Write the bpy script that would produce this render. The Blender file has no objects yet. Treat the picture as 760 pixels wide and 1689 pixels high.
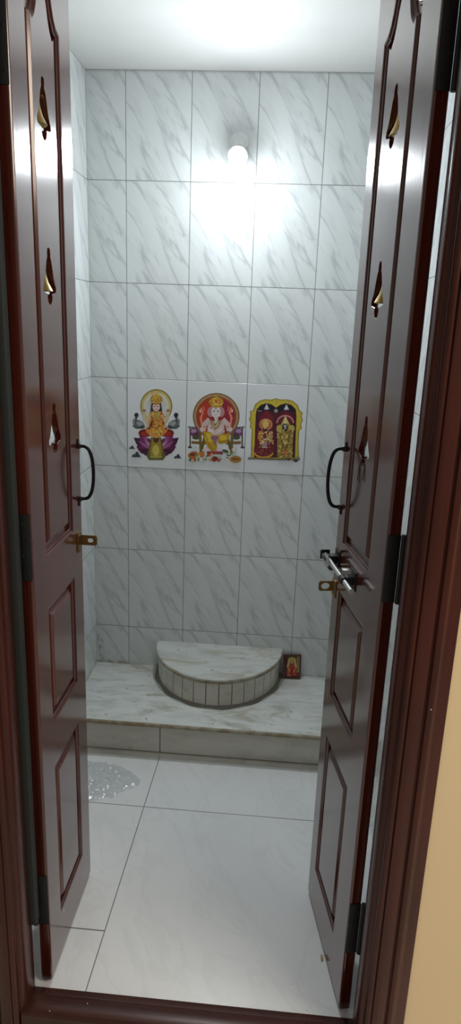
import bpy, bmesh, math, random
from mathutils import Vector, Matrix, noise
R = math.radians
PI = math.pi
scene = bpy.context.scene
COL = scene.collection
random.seed(7)

# ------------------------------------------------------------------ nodes
class NT:
    """small helper around a material's node tree"""
    def __init__(s, name):
        s.m = bpy.data.materials.new(name); s.m.use_nodes = True
        s.t = s.m.node_tree; s.t.nodes.clear()
        s.out = s.t.nodes.new('ShaderNodeOutputMaterial')
    def n(s, kind, **kw):
        nd = s.t.nodes.new(kind)
        for k, v in kw.items(): setattr(nd, k, v)
        return nd
    def link(s, a, b): s.t.links.new(a, b)
    def put(s, sock, v):
        if hasattr(v, 'is_output'): s.link(v, sock)
        elif v is not None: sock.default_value = v
    def math(s, op, a, b=None, c=None, clamp=False):
        nd = s.n('ShaderNodeMath', operation=op); nd.use_clamp = clamp
        for i, v in enumerate((a, b, c)):
            if v is not None: s.put(nd.inputs[i], v)
        return nd.outputs[0]
    def xyz(s, kind='Object'):
        tc = s.n('ShaderNodeTexCoord'); sp = s.n('ShaderNodeSeparateXYZ')
        s.link(tc.outputs[kind], sp.inputs[0])
        return sp.outputs[0], sp.outputs[1], sp.outputs[2]
    def vec(s, x, y, z):
        nd = s.n('ShaderNodeCombineXYZ')
        for i, v in enumerate((x, y, z)): s.put(nd.inputs[i], v)
        return nd.outputs[0]
    def noise(s, vec, scale, detail=3, rough=.5, dist=0):
        nd = s.n('ShaderNodeTexNoise'); s.link(vec, nd.inputs['Vector'])
        nd.inputs['Scale'].default_value = scale; nd.inputs['Detail'].default_value = detail
        nd.inputs['Roughness'].default_value = rough; nd.inputs['Distortion'].default_value = dist
        return nd.outputs['Fac']
    def ramp(s, v, lo, hi):           # smooth 0..1
        nd = s.n('ShaderNodeMapRange', interpolation_type='SMOOTHSTEP'); s.put(nd.inputs[0], v)
        nd.inputs[1].default_value = lo; nd.inputs[2].default_value = hi
        return nd.outputs[0]
    def mix(s, f, a, b):
        nd = s.n('ShaderNodeMix', data_type='RGBA'); s.put(nd.inputs[0], f)
        for i, v in ((6, a), (7, b)):
            if isinstance(v, tuple): nd.inputs[i].default_value = (*v, 1)
            else: s.link(v, nd.inputs[i])
        return nd.outputs[2]
    def bsdf(s, color, rough=.5, metal=0, bump=None, bstr=.2, bdist=.002, ior=1.5, **kw):
        b = s.n('ShaderNodeBsdfPrincipled')
        if isinstance(color, tuple): b.inputs['Base Color'].default_value = (*color, 1)
        else: s.link(color, b.inputs['Base Color'])
        s.put(b.inputs['Roughness'], rough); b.inputs['Metallic'].default_value = metal
        b.inputs['IOR'].default_value = ior
        for k, v in kw.items(): b.inputs[k.replace('_', ' ')].default_value = v
        if bump is not None:
            bp = s.n('ShaderNodeBump'); bp.inputs['Strength'].default_value = bstr
            bp.inputs['Distance'].default_value = bdist
            s.link(bump, bp.inputs['Height']); s.link(bp.outputs[0], b.inputs['Normal'])
        s.link(b.outputs[0], s.out.inputs[0])
        return s.m

def simple(name, color, rough=.5, metal=0, **kw): 
    n = NT(name)
    x, y, z = n.xyz()
    f = n.noise(n.vec(x, y, z), 60, 3)
    c2 = tuple(c * .82 for c in color)
    return n.bsdf(n.mix(f, color, c2), rough, metal, **kw)

# ------------------------------------------------------------------ layout (metres)
CEIL = 2.5875
ROW0 = .3375                    # lowest full grout course of the wall tiles
TW, TH = .25, .375              # wall tile
XL, XR = -.1525, 1.035          # side walls of the little room
YD = -1.47                      # inner face of the door wall
YF = -1.55                      # outer face of the door wall

# ------------------------------------------------------------------ materials
def wall_tile(name, along='x', offset=0.0, stain=False):
    n = NT(name)
    x, y, z = n.xyz()
    h = x if along == 'x' else y
    u = n.math('DIVIDE', n.math('SUBTRACT', h, offset), TW)
    v = n.math('DIVIDE', n.math('SUBTRACT', z, ROW0), TH)
    fu = n.math('FRACT', u); fv = n.math('FRACT', v)
    alt = n.math('MULTIPLY', n.math('FLOOR', n.math('MULTIPLY', n.math('FRACT', n.math('ADD', n.math('MULTIPLY', n.math('FLOOR', u), .0),
          n.math('MULTIPLY', n.math('FLOOR', v), .0))), 2.999)), 3.0)
    px = n.math('MULTIPLY', fu, TW); pz = n.math('MULTIPLY', fv, TH)
    ca, sa = math.cos(R(-56)), math.sin(R(-56))
    al = n.math('ADD', n.math('MULTIPLY', px, ca), n.math('MULTIPLY', pz, sa))
    ac = n.math('SUBTRACT', n.math('MULTIPLY', pz, ca), n.math('MULTIPLY', px, sa))
    broad = n.noise(n.vec(n.math('MULTIPLY', al, 3.6), n.math('MULTIPLY', ac, 16), alt), 1.0, 3, .5, .12)
    fine = n.noise(n.vec(n.math('MULTIPLY', al, 2.6), n.math('MULTIPLY', ac, 12), n.math('ADD', alt, 7.3)), 1.0, 3.5, .5, .3)
    line = n.math('SUBTRACT', 1.0, n.ramp(n.math('ABSOLUTE', n.math('SUBTRACT', fine, .5)), .002, .036))
    gate = n.ramp(broad, .36, .56)
    cloud = n.math('MULTIPLY', n.ramp(broad, .43, .78), .58)
    vein = n.math('MULTIPLY', n.math('MULTIPLY', line, gate), .52)
    amt = n.math('ADD', cloud, vein, clamp=True)
    col = n.mix(amt, (.67, .70, .70), (.44, .465, .475))
    gu = n.math('MULTIPLY', n.math('MINIMUM', fu, n.math('SUBTRACT', 1.0, fu)), TW)
    gv = n.math('MULTIPLY', n.math('MINIMUM', fv, n.math('SUBTRACT', 1.0, fv)), TH)
    g = n.math('MINIMUM', gu, gv)
    wob = n.math('MULTIPLY', n.noise(n.vec(x, y, z), 9, 2), .0012)
    grout = n.math('SUBTRACT', 1.0, n.ramp(g, .0007, n_max := .0021))
    grout = n.math('MULTIPLY', grout, n.math('ADD', .55, n.math('MULTIPLY', n.noise(n.vec(x, y, z), 7, 2), .7)), clamp=True)
    col = n.mix(grout, col, (.20, .20, .19))
    if stain:                    # brown damp marks in the lower left corner of the wall
        dx = n.math('ABSOLUTE', n.math('SUBTRACT', x, -.135)); 
        m = n.math('MULTIPLY', n.math('SUBTRACT', 1.0, n.ramp(dx, .004, .022)), n.math('SUBTRACT', 1.0, n.ramp(z, .22, .40)))
        m = n.math('MULTIPLY', m, n.ramp(n.noise(n.vec(n.math('MULTIPLY', x, 3), y, z), 38, 4), .42, .66), clamp=True)
        lo = n.math('MULTIPLY', n.math('SUBTRACT', 1.0, n.ramp(z, .150, .168)), n.math('SUBTRACT', 1.0, n.ramp(x, -.04, .06)))
        m = n.math('MAXIMUM', m, n.math('MULTIPLY', lo, n.ramp(n.noise(n.vec(x, y, z), 40, 4), .35, .6)))
        col = n.mix(n.math('MULTIPLY', m, .75), col, (.28, .20, .12))
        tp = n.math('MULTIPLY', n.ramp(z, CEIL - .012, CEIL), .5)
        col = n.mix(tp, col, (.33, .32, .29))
    return n.bsdf(col, .11, bump=n.math('SUBTRACT', 1.0, grout), bstr=.35, bdist=.0015)

def floor_mat():
    n = NT('floor_vitrified_tile')
    x, y, z = n.xyz()
    P = n.vec(x, y, z)
    def ln(c, at, w): return n.math('SUBTRACT', 1.0, n.ramp(n.math('ABSOLUTE', n.math('SUBTRACT', c, at)), w * .45, w))
    xs = n.math('SUBTRACT', n.math('ADD', x, n.math('MULTIPLY', n.math('ADD', y, .47), -.016)), .2309)
    right = n.math('GREATER_THAN', xs, 0)
    left = n.math('SUBTRACT', 1.0, right)
    # joints running in depth every 0.8 m, cross joints: one right through, one only on the narrow left strip, then regular outside
    gx = n.math('MULTIPLY', n.math('ABSOLUTE', n.math('SUBTRACT', n.math('FRACT', n.math('ADD', n.math('DIVIDE', xs, .82), .5)), .5)), .82)
    jx = n.math('SUBTRACT', 1.0, n.ramp(gx, .0008, .0022))
    ja = ln(y, -.767, .0022)
    jb = n.math('MULTIPLY', ln(y, -1.2885, .003), left)
    out = n.math('LESS_THAN', y, -1.6)
    gy = n.math('MULTIPLY', n.math('ABSOLUTE', n.math('SUBTRACT', n.math('FRACT', n.math('ADD', n.math('DIVIDE', n.math('ADD', y, 2.0), .82), .5)), .5)), .82)
    jc = n.math('MULTIPLY', n.math('SUBTRACT', 1.0, n.ramp(gy, .0008, .0022)), out)
    j = n.math('MAXIMUM', n.math('MAXIMUM', jx, ja), n.math('MAXIMUM', jb, jc))
    f = n.noise(n.vec(n.math('ADD', n.math('MULTIPLY', x, 2.2), n.math('MULTIPLY', y, 1.2)), n.math('SUBTRACT', n.math('MULTIPLY', y, .8), n.math('MULTIPLY', x, .6)), .3), 2.6, 5, .55, 1.2)
    vein = n.math('SUBTRACT', 1.0, n.ramp(n.math('ABSOLUTE', n.math('SUBTRACT', f, .5)), .0, .05))
    b = n.noise(P, 2.3, 4)
    col = n.mix(n.math('MULTIPLY', vein, .16), n.mix(n.ramp(b, .35, .7), (.84, .85, .85), (.78, .79, .79)), (.60, .61, .60))
    dirt = n.ramp(n.noise(P, 14, 6, .7), .60, .80)
    col = n.mix(n.math('MULTIPLY', dirt, .22), col, (.55, .53, .48))
    speck = n.ramp(n.noise(P, 75, 1), .80, .83)
    col = n.mix(n.math('MULTIPLY', speck, .6), col, (.2, .17, .13))
    col = n.mix(n.math('MULTIPLY', j, .85), col, (.10, .10, .095))
    return n.bsdf(col, n.math('ADD', .20, n.math('MULTIPLY', dirt, .15)), bump=n.math('SUBTRACT', 1.0, j), bstr=.3, bdist=.0012)

def marble(name, edge=False, base=(.73, .75, .72), sx=1.0):
    n = NT(name)
    x, y, z = n.xyz()
    P = n.vec(x, y, z)
    a = n.noise(n.vec(n.math('MULTIPLY', x, 3.5), n.math('MULTIPLY', y, 13), z), 1.6, 6, .6, .8)
    b = n.noise(P, 9, 5, .6)
    c = n.noise(n.vec(n.math('MULTIPLY', x, 2), n.math('MULTIPLY', y, 5), n.math('ADD', z, 3)), 2.4, 5, .65, .5)
    col = n.mix(n.math('MULTIPLY', n.ramp(a, .40, .70), .8), base, tuple(k * .74 for k in base))
    col = n.mix(n.math('MULTIPLY', n.ramp(b, .50, .72), .5), col, (.62, .63, .60))
    st = n.math('MULTIPLY', n.ramp(c, .49, .66), .75)
    col = n.mix(st, col, (.40, .37, .27))
    sp = n.ramp(n.noise(P, 32, 3), .66, .74)
    col = n.mix(n.math('MULTIPLY', sp, .5), col, (.16, .13, .10))
    return n.bsdf(col, .33, bump=b, bstr=.05)

def edge_stain(name):                # worn brown arris of the slabs
    n = NT(name)
    x, y, z = n.xyz()
    f = n.noise(n.vec(x, y, z), 22, 4, .6)
    return n.bsdf(n.mix(n.ramp(f, .38, .62), (.23, .17, .09), (.36, .33, .25)), .5)

def riser_mat(name):
    n = NT(name)
    x, y, z = n.xyz()
    P = n.vec(x, y, z)
    a = n.noise(n.vec(n.math('MULTIPLY', x, 3), y, n.math('MULTIPLY', z, 9)), 2, 4, .55, .5)
    col = n.mix(n.ramp(a, .4, .7), (.58, .56, .49), (.48, .46, .40))
    d = n.ramp(n.noise(P, 26, 5, .6), .60, .72)
    col = n.mix(n.math('MULTIPLY', d, .4), col, (.25, .19, .11))
    return n.bsdf(col, .35)

def wood(name, base=(.080, .0140, .0080), dark=(.044, .0072, .0042), rough=.14, flip=False, ior=1.5, coat=.55, coat_rough=.11):
    n = NT(name)
    x, y, z = n.xyz()
    if flip: v = n.vec(n.math('MULTIPLY', x, 1.6), n.math('MULTIPLY', y, 90), n.math('MULTIPLY', z, 90))
    else: v = n.vec(n.math('MULTIPLY', x, 90), n.math('MULTIPLY', y, 90), n.math('MULTIPLY', z, 1.6))
    g = n.noise(v, 1.0, 4, .6, .4)
    w = n.noise(n.vec(x, y, n.math('MULTIPLY', z, .4)), 6, 2)
    col = n.mix(n.ramp(g, .3, .7), base, dark)
    col = n.mix(n.math('MULTIPLY', n.ramp(w, .45, .7), .5), col, tuple(k * 1.25 for k in base))
    return n.bsdf(col, n.math('ADD', rough, n.math('MULTIPLY', g, .07)), bump=g, bstr=.13, bdist=.0012, ior=ior, Specular_Tint=(1, .88, .82, 1), Coat_Weight=coat, Coat_Roughness=coat_rough, Coat_IOR=1.5)

def plaster(name, c, rough=.7, s=.05, var=.94):
    n = NT(name)
    x, y, z = n.xyz(); P = n.vec(x, y, z)
    a = n.noise(P, 2.2, 4); b = n.noise(P, 90, 3)
    col = n.mix(n.ramp(a, .3, .75), c, tuple(k * var for k in c))
    spk = n.ramp(n.noise(P, 38, 2), .78, .82)
    col = n.mix(n.math('MULTIPLY', spk, .35), col, tuple(k * .6 for k in c))
    return n.bsdf(col, rough, bump=b, bstr=s, bdist=.001)

def glow(name, color, strength):
    n = NT(name)
    e = n.n('ShaderNodeEmission'); e.inputs[0].default_value = (*color, 1); e.inputs[1].default_value = strength
    n.link(e.outputs[0], n.out.inputs[0])
    return n.m

def plastic_film():
    n = NT('clear_polythene')
    x, y, z = n.xyz()
    f = n.noise(n.vec(x, y, z), 60, 4)
    tr = n.n('ShaderNodeBsdfTransparent'); tr.inputs[0].default_value = (.93, .94, .95, 1)
    gl = n.n('ShaderNodeBsdfGlossy'); gl.inputs['Roughness'].default_value = .16; gl.inputs[0].default_value = (.9, .9, .92, 1)
    df = n.n('ShaderNodeBsdfDiffuse'); df.inputs[0].default_value = (.62, .63, .65, 1)
    bp = n.n('ShaderNodeBump'); bp.inputs['Strength'].default_value = .5; bp.inputs['Distance'].default_value = .004
    n.link(f, bp.inputs['Height'])
    for b in (gl, df): n.link(bp.outputs[0], b.inputs['Normal'])
    m1 = n.n('ShaderNodeMixShader'); m1.inputs[0].default_value = .38
    n.link(df.outputs[0], m1.inputs[1]); n.link(gl.outputs[0], m1.inputs[2])
    m2 = n.n('ShaderNodeMixShader'); m2.inputs[0].default_value = .17
    n.link(tr.outputs[0], m2.inputs[1]); n.link(m1.outputs[0], m2.inputs[2])
    n.link(m2.outputs[0], n.out.inputs[0])
    return n.m

M = dict(
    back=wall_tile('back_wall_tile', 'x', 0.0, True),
    side=wall_tile('side_wall_tile', 'y', 0.0),
    floor=floor_mat(),
    ceil=plaster('ceiling_paint', (.70, .70, .68)),
    beige=plaster('beige_wall_paint', (.90, .685, .405), .55, .05, .98),
    inner=plaster('inner_door_wall_paint', (.78, .79, .78)),
    marble=marble('platform_marble'),
    marble2=marble('pedestal_marble', base=(.62, .635, .60)),
    edge=edge_stain('stained_marble_edge'),
    riser=riser_mat('riser_tile'),
    strip=riser_mat('drum_strip_tile'),
    mortar=simple('grey_mortar', (.22, .20, .17), .8),
    darkjoint=simple('dark_joint', (.05, .045, .035), .8),
    wood=wood('varnished_rosewood'),
    frame=wood('varnished_frame_wood', (.062, .0140, .0090), (.034, .0078, .0052), .24, False, 1.36, 0),
    sill=wood('varnished_sill_wood', (.058, .018, .013), (.034, .010, .0075), .3, True, 1.4, 0),
    iron=simple('black_iron', (.012, .012, .013), .38, .6),
    hinge=simple('blackened_steel', (.0045, .005, .005), .6),
    brass=simple('aged_brass', (.24, .15, .055), .36, 1),
    brass2=simple('bell_brass', (.42, .28, .10), .3, 1),
    steel=simple('dull_steel', (.55, .54, .52), .3, 1),
    white_plastic=simple('white_plastic', (.80, .80, .80), .4),
    bulb=glow('lit_bulb_dome', (.89, .955, 1.0), 1080),
    film=plastic_film(),
    putty=simple('dry_putty', (.58, .47, .28), .9),
    gap_dark=simple('dark_gap_filler', (.020, .024, .022), .7),  # dark tone of the filler added in the left door gap
    fleck=simple('white_paint_fleck', (.8, .8, .78), .7),
    thread=simple('dark_thread', (.04, .025, .02), .9),
)

# ------------------------------------------------------------------ object helpers
def tag(o, label=None, cat=None, group=None, kind=None):
    if label: o['label'] = label
    if cat: o['category'] = cat
    if group: o['group'] = group
    if kind: o['kind'] = kind
    return o
def empty(name, loc, rz=0):
    o = bpy.data.objects.new(name, None); COL.objects.link(o)
    o.location = loc; o.rotation_euler = (0, 0, rz); o.empty_display_size = .05
    return o
def obj(name, bm, mats, parent=None, smooth=True, ang=35):
    me = bpy.data.meshes.new(name)
    if smooth:
        for f in bm.faces: f.smooth = True
        for e in bm.edges:
            if len(e.link_faces) == 2 and e.calc_face_angle(0) > R(ang): e.smooth = False
    bm.to_mesh(me); bm.free()
    o = bpy.data.objects.new(name, me); COL.objects.link(o)
    for m in (mats if isinstance(mats, (list, tuple)) else [mats]): me.materials.append(m)
    if parent: o.parent = parent
    return o
def box(bm, a, b, bevel=0, mi=0, seg=2):
    r = bmesh.ops.create_cube(bm, size=1)
    c = [(a[i] + b[i]) / 2 for i in range(3)]; s = [abs(b[i] - a[i]) for i in range(3)]
    for v in r['verts']: v.co = Vector((c[i] + v.co[i] * s[i] for i in range(3)))
    fs = {f for v in r['verts'] for f in v.link_faces}
    if bevel:
        es = {e for v in r['verts'] for e in v.link_edges}
        q = bmesh.ops.bevel(bm, geom=list(es), offset=bevel, segments=seg, affect='EDGES', profile=.5)
        fs = set(q['faces']) | {f for f in fs if f.is_valid}
    for f in fs: 
        if f.is_valid: f.material_index = mi
    return r
def tube(bm, pts, r, seg=10, cap=True, mi=0):
    pts = [Vector(p) for p in pts]; n = len(pts)
    rr = r if isinstance(r, (list, tuple)) else [r] * n
    rings = []; up = None
    for i, p in enumerate(pts):
        d = (pts[min(i + 1, n - 1)] - pts[max(i - 1, 0)]).normalized()
        if up is None: up = Vector((0, 0, 1)) if abs(d.z) < .9 else Vector((1, 0, 0))
        s = d.cross(up).normalized(); up = s.cross(d).normalized()
        rings.append([bm.verts.new(p + (s * math.cos(2 * PI * k / seg) + up * math.sin(2 * PI * k / seg)) * rr[i]) for k in range(seg)])
    for a, b in zip(rings, rings[1:]):
        for k in range(seg):
            f = bm.faces.new((a[k], a[(k + 1) % seg], b[(k + 1) % seg], b[k])); f.material_index = mi
    if cap:
        bm.faces.new(rings[0][::-1]).material_index = mi; bm.faces.new(rings[-1]).material_index = mi
def lathe(bm, prof, mat=Matrix(), seg=32, mi=0):
    rings = []
    for r, z in prof:
        if r < 1e-6: rings.append([bm.verts.new(mat @ Vector((0, 0, z)))])
        else: rings.append([bm.verts.new(mat @ Vector((r * math.cos(2 * PI * k / seg), r * math.sin(2 * PI * k / seg), z))) for k in range(seg)])
    for a, b in zip(rings, rings[1:]):
        for k in range(seg):
            k2 = (k + 1) % seg
            if len(a) == 1 and len(b) == 1: continue
            if len(a) == 1: f = bm.faces.new((a[0], b[k2], b[k]))
            elif len(b) == 1: f = bm.faces.new((a[k], a[k2], b[0]))
            else: f = bm.faces.new((a[k], a[k2], b[k2], b[k]))
            f.material_index = mi
def prism(bm, poly, z0, z1, mi=0):                      # vertical extrusion of an XY outline
    a = [bm.verts.new((x, y, z0)) for x, y in poly]; b = [bm.verts.new((x, y, z1)) for x, y in poly]
    n = len(poly)
    for i in range(n): bm.faces.new((a[i], a[(i + 1) % n], b[(i + 1) % n], b[i])).material_index = mi
    bm.faces.new(a[::-1]).material_index = mi; bm.faces.new(b).material_index = mi
def fix(bm): bmesh.ops.recalc_face_normals(bm, faces=bm.faces[:])
def area2(p): return sum(a[0] * b[1] - b[0] * a[1] for a, b in zip(p, p[1:] + p[:1]))
def cut_board(splines, half, bevel, res=2):
    """board from 2-D outlines (first outer, rest holes) with bevelled arrises; lies in XY, thick +-half in Z"""
    cu = bpy.data.curves.new('outline', 'CURVE'); cu.dimensions = '2D'; cu.fill_mode = 'BOTH'
    cu.extrude = half - bevel; cu.bevel_depth = bevel; cu.bevel_resolution = res; cu.offset = -bevel
    for i, p in enumerate(splines):
        p = list(p)
        if (area2(p) > 0) != (i == 0): p.reverse()
        s = cu.splines.new('POLY'); s.points.add(len(p) - 1); s.use_cyclic_u = True
        for q, (x, y) in zip(s.points, p): q.co = (x, y, 0, 1)
    o = bpy.data.objects.new('outline', cu); COL.objects.link(o)
    dg = bpy.context.evaluated_depsgraph_get(); dg.update()
    me = bpy.data.meshes.new_from_object(o.evaluated_get(dg))
    bpy.data.objects.remove(o); bpy.data.curves.remove(cu)
    bm = bmesh.new(); bm.from_mesh(me); bpy.data.meshes.remove(me)
    bmesh.ops.remove_doubles(bm, verts=bm.verts[:], dist=1e-5)
    return bm

# ------------------------------------------------------------------ the setting
def struct(name, bm, m, label, cat, smooth=False):
    fix(bm)
    return tag(obj(name, bm, m, None, smooth), label, cat, None, 'structure')
bm = bmesh.new(); box(bm, (-.2, -1.50, -.1), (1.1, .12, 0)); box(bm, (-2.2, -4.6, -.25), (3.2, -1.49, -.14))
struct('floor', bm, M['floor'], 'white glossy vitrified tile floor with thin grey joints', 'floor')
bm = bmesh.new(); box(bm, (XL - .12, YD - .01, CEIL), (XR + .12, .12, CEIL + .12))
struct('ceiling', bm, M['ceil'], 'plain white painted ceiling of the small prayer room', 'ceiling')
bm = bmesh.new(); box(bm, (XL - .12, 0, 0), (XR + .12, .12, CEIL))
struct('wall_back', bm, M['back'], 'back wall of grey veined white marble-look tiles with dark joints', 'wall')
bm = bmesh.new(); box(bm, (XL - .12, YD - .01, 0), (XL, 0, CEIL))
struct('wall_left', bm, M['side'], 'white tiled side wall behind the left door leaf', 'wall')
bm = bmesh.new(); box(bm, (XR, YD - .01, 0), (XR + .12, 0, CEIL))
struct('wall_right', bm, M['side'], 'white tiled side wall behind the right door leaf', 'wall')
OX0, OX1, OZ = -.022, 1.012, 2.56                  # hole in the door wall
bm = bmesh.new()
for a, b in (((-2.2, YF, -.14), (OX0, YD, 3.0)), ((OX1, YF, -.14), (3.2, YD, 3.0)), ((OX0, YF, OZ), (OX1, YD, 3.0))):
    box(bm, a, b)
struct('wall_front', bm, M['beige'], 'beige painted wall to the right of the dark door frame', 'wall')

# door frame: moulded jambs, head and sill
fr = empty('trim_1', (.4975, -1.52, 0))
tag(fr, 'dark brown varnished wooden door frame with moulded edges', 'door frame', None, 'structure')
PROF = [(.0015, -1.4755), (.0015, -1.503), (-.006, -1.506), (-.007, -1.540), (-.004, -1.549), (.003, -1.556), (.008, -1.5575), (.0095, -1.566),
        (.015, -1.5705), (.021, -1.570), (.0235, -1.5675), (.026, -1.571), (.052, -1.571), (.055, -1.5675), (.0575, -1.5675), (.0605, -1.5725),
        (.068, -1.5735), (.0745, -1.570), (.0765, -1.566), (.084, -1.563), (.094, -1.560), (.104, -1.5555), (.104, -1.4755)]
LOC = Matrix.Translation(-fr.location)
for nm, xj, s in (('right_jamb', .9075, 1), ('left_jamb', .083, -1)):
    bm = bmesh.new(); prism(bm, [(xj + s * px, py) for px, py in PROF], -.14, 2.55)
    fix(bm); bm.transform(LOC)
    obj('jamb', bm, M['frame'], fr, True, 50)
bm = bmesh.new(); box(bm, (.0805, -1.502, .235), (.1030, -1.4765, 2.46), .001); fix(bm); bm.transform(LOC)  # made-up filler, added so the gap beside the left leaf looks dark
tag(obj('gap_filler', bm, M['gap_dark'], fr), 'dark grey filler added in the gap between left jamb and leaf')
bm = bmesh.new()
r0 = [(2.47 + px, py) for px, py in PROF]
a = [bm.verts.new((.083 - .02, y, z)) for z, y in r0]; b = [bm.verts.new((.911 + .02, y, z)) for z, y in r0]
for i in range(len(a)):
    j = (i + 1) % len(a); bm.faces.new((a[i], a[j], b[j], b[i]))
bm.faces.new(a); bm.faces.new(b[::-1]); fix(bm); bm.transform(LOC)
obj('head', bm, M['frame'], fr, True, 50)
bm = bmesh.new()
SP = [(-1.502, -.14), (-1.502, .0005), (-1.479, .0005), (-1.479, .009), (-1.483, .011), (-1.503, .011), (-1.5045, .0215), (-1.508, .024), (-1.560, .024), (-1.566, .020), (-1.567, -.14)]
a = [bm.verts.new((.079, y, z)) for y, z in SP]; b = [bm.verts.new((.915, y, z)) for y, z in SP]
for i in range(len(a)):
    j = (i + 1) % len(a); bm.faces.new((a[i], a[j], b[j], b[i]))
bm.faces.new(a); bm.faces.new(b[::-1]); fix(bm); bm.transform(LOC)
obj('sill', bm, M['sill'], fr, True, 50)
bm = bmesh.new()
for (x, y, z) in ((.2348, -1.522, .0245), (.1469, -1.551, .0245), (.9747, -1.5735, .9615)):
    bmesh.ops.create_icosphere(bm, subdivisions=1, radius=.0016, matrix=Matrix.Translation((x, y, z)))
bm.transform(LOC)
tag(obj('paint_fleck', bm, M['fleck'], fr), 'white paint flecks')

# ------------------------------------------------------------------ door leaves
BELL = [(.000, .118), (.0045, .116), (.0065, .108), (.0065, .098), (.0105, .090), (.0140, .076), (.0175, .060), (.0220, .047), (.0275, .037), (.0285, .030),
        (.0255, .026), (.0170, .0245), (.0085, .022), (.0105, .016), (.0085, .007), (.0035, .001)]
def bell_outline(cx, z0, k=1.0):
    r = [(cx + 1.45 * x * k, z0 + .059 + (z - .059) * k) for x, z in BELL]
    l = [(cx - 1.45 * x * k, z0 + .059 + (z - .059) * k) for x, z in BELL[:0:-1]]
    return r + l
def rect(u0, z0, u1, z1): return [(u0, z0), (u1, z0), (u1, z1), (u0, z1)]
def arch_hole(u0, z0, u1, zk, d=0.0):
    """tall top panel outline whose head is an ogee arch standing on small shoulders; d insets it"""
    c = (u0 + u1) / 2; h = (u1 - u0) / 2
    side = [(h - d, z0 + d), (h - d, zk - d * .5)]
    for t, z in ((.80, .006), (.66, .018), (.56, .034), (.48, .054), (.36, .075), (.20, .092), (.07, .103)):
        side.append((h * t - d * .7, zk + z * 1.15 - d))
    return [(c + x, z) for x, z in side] + [(c, zk + .112 * 1.15 - d)] + [(c - x, z) for x, z in reversed(side)]

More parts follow.
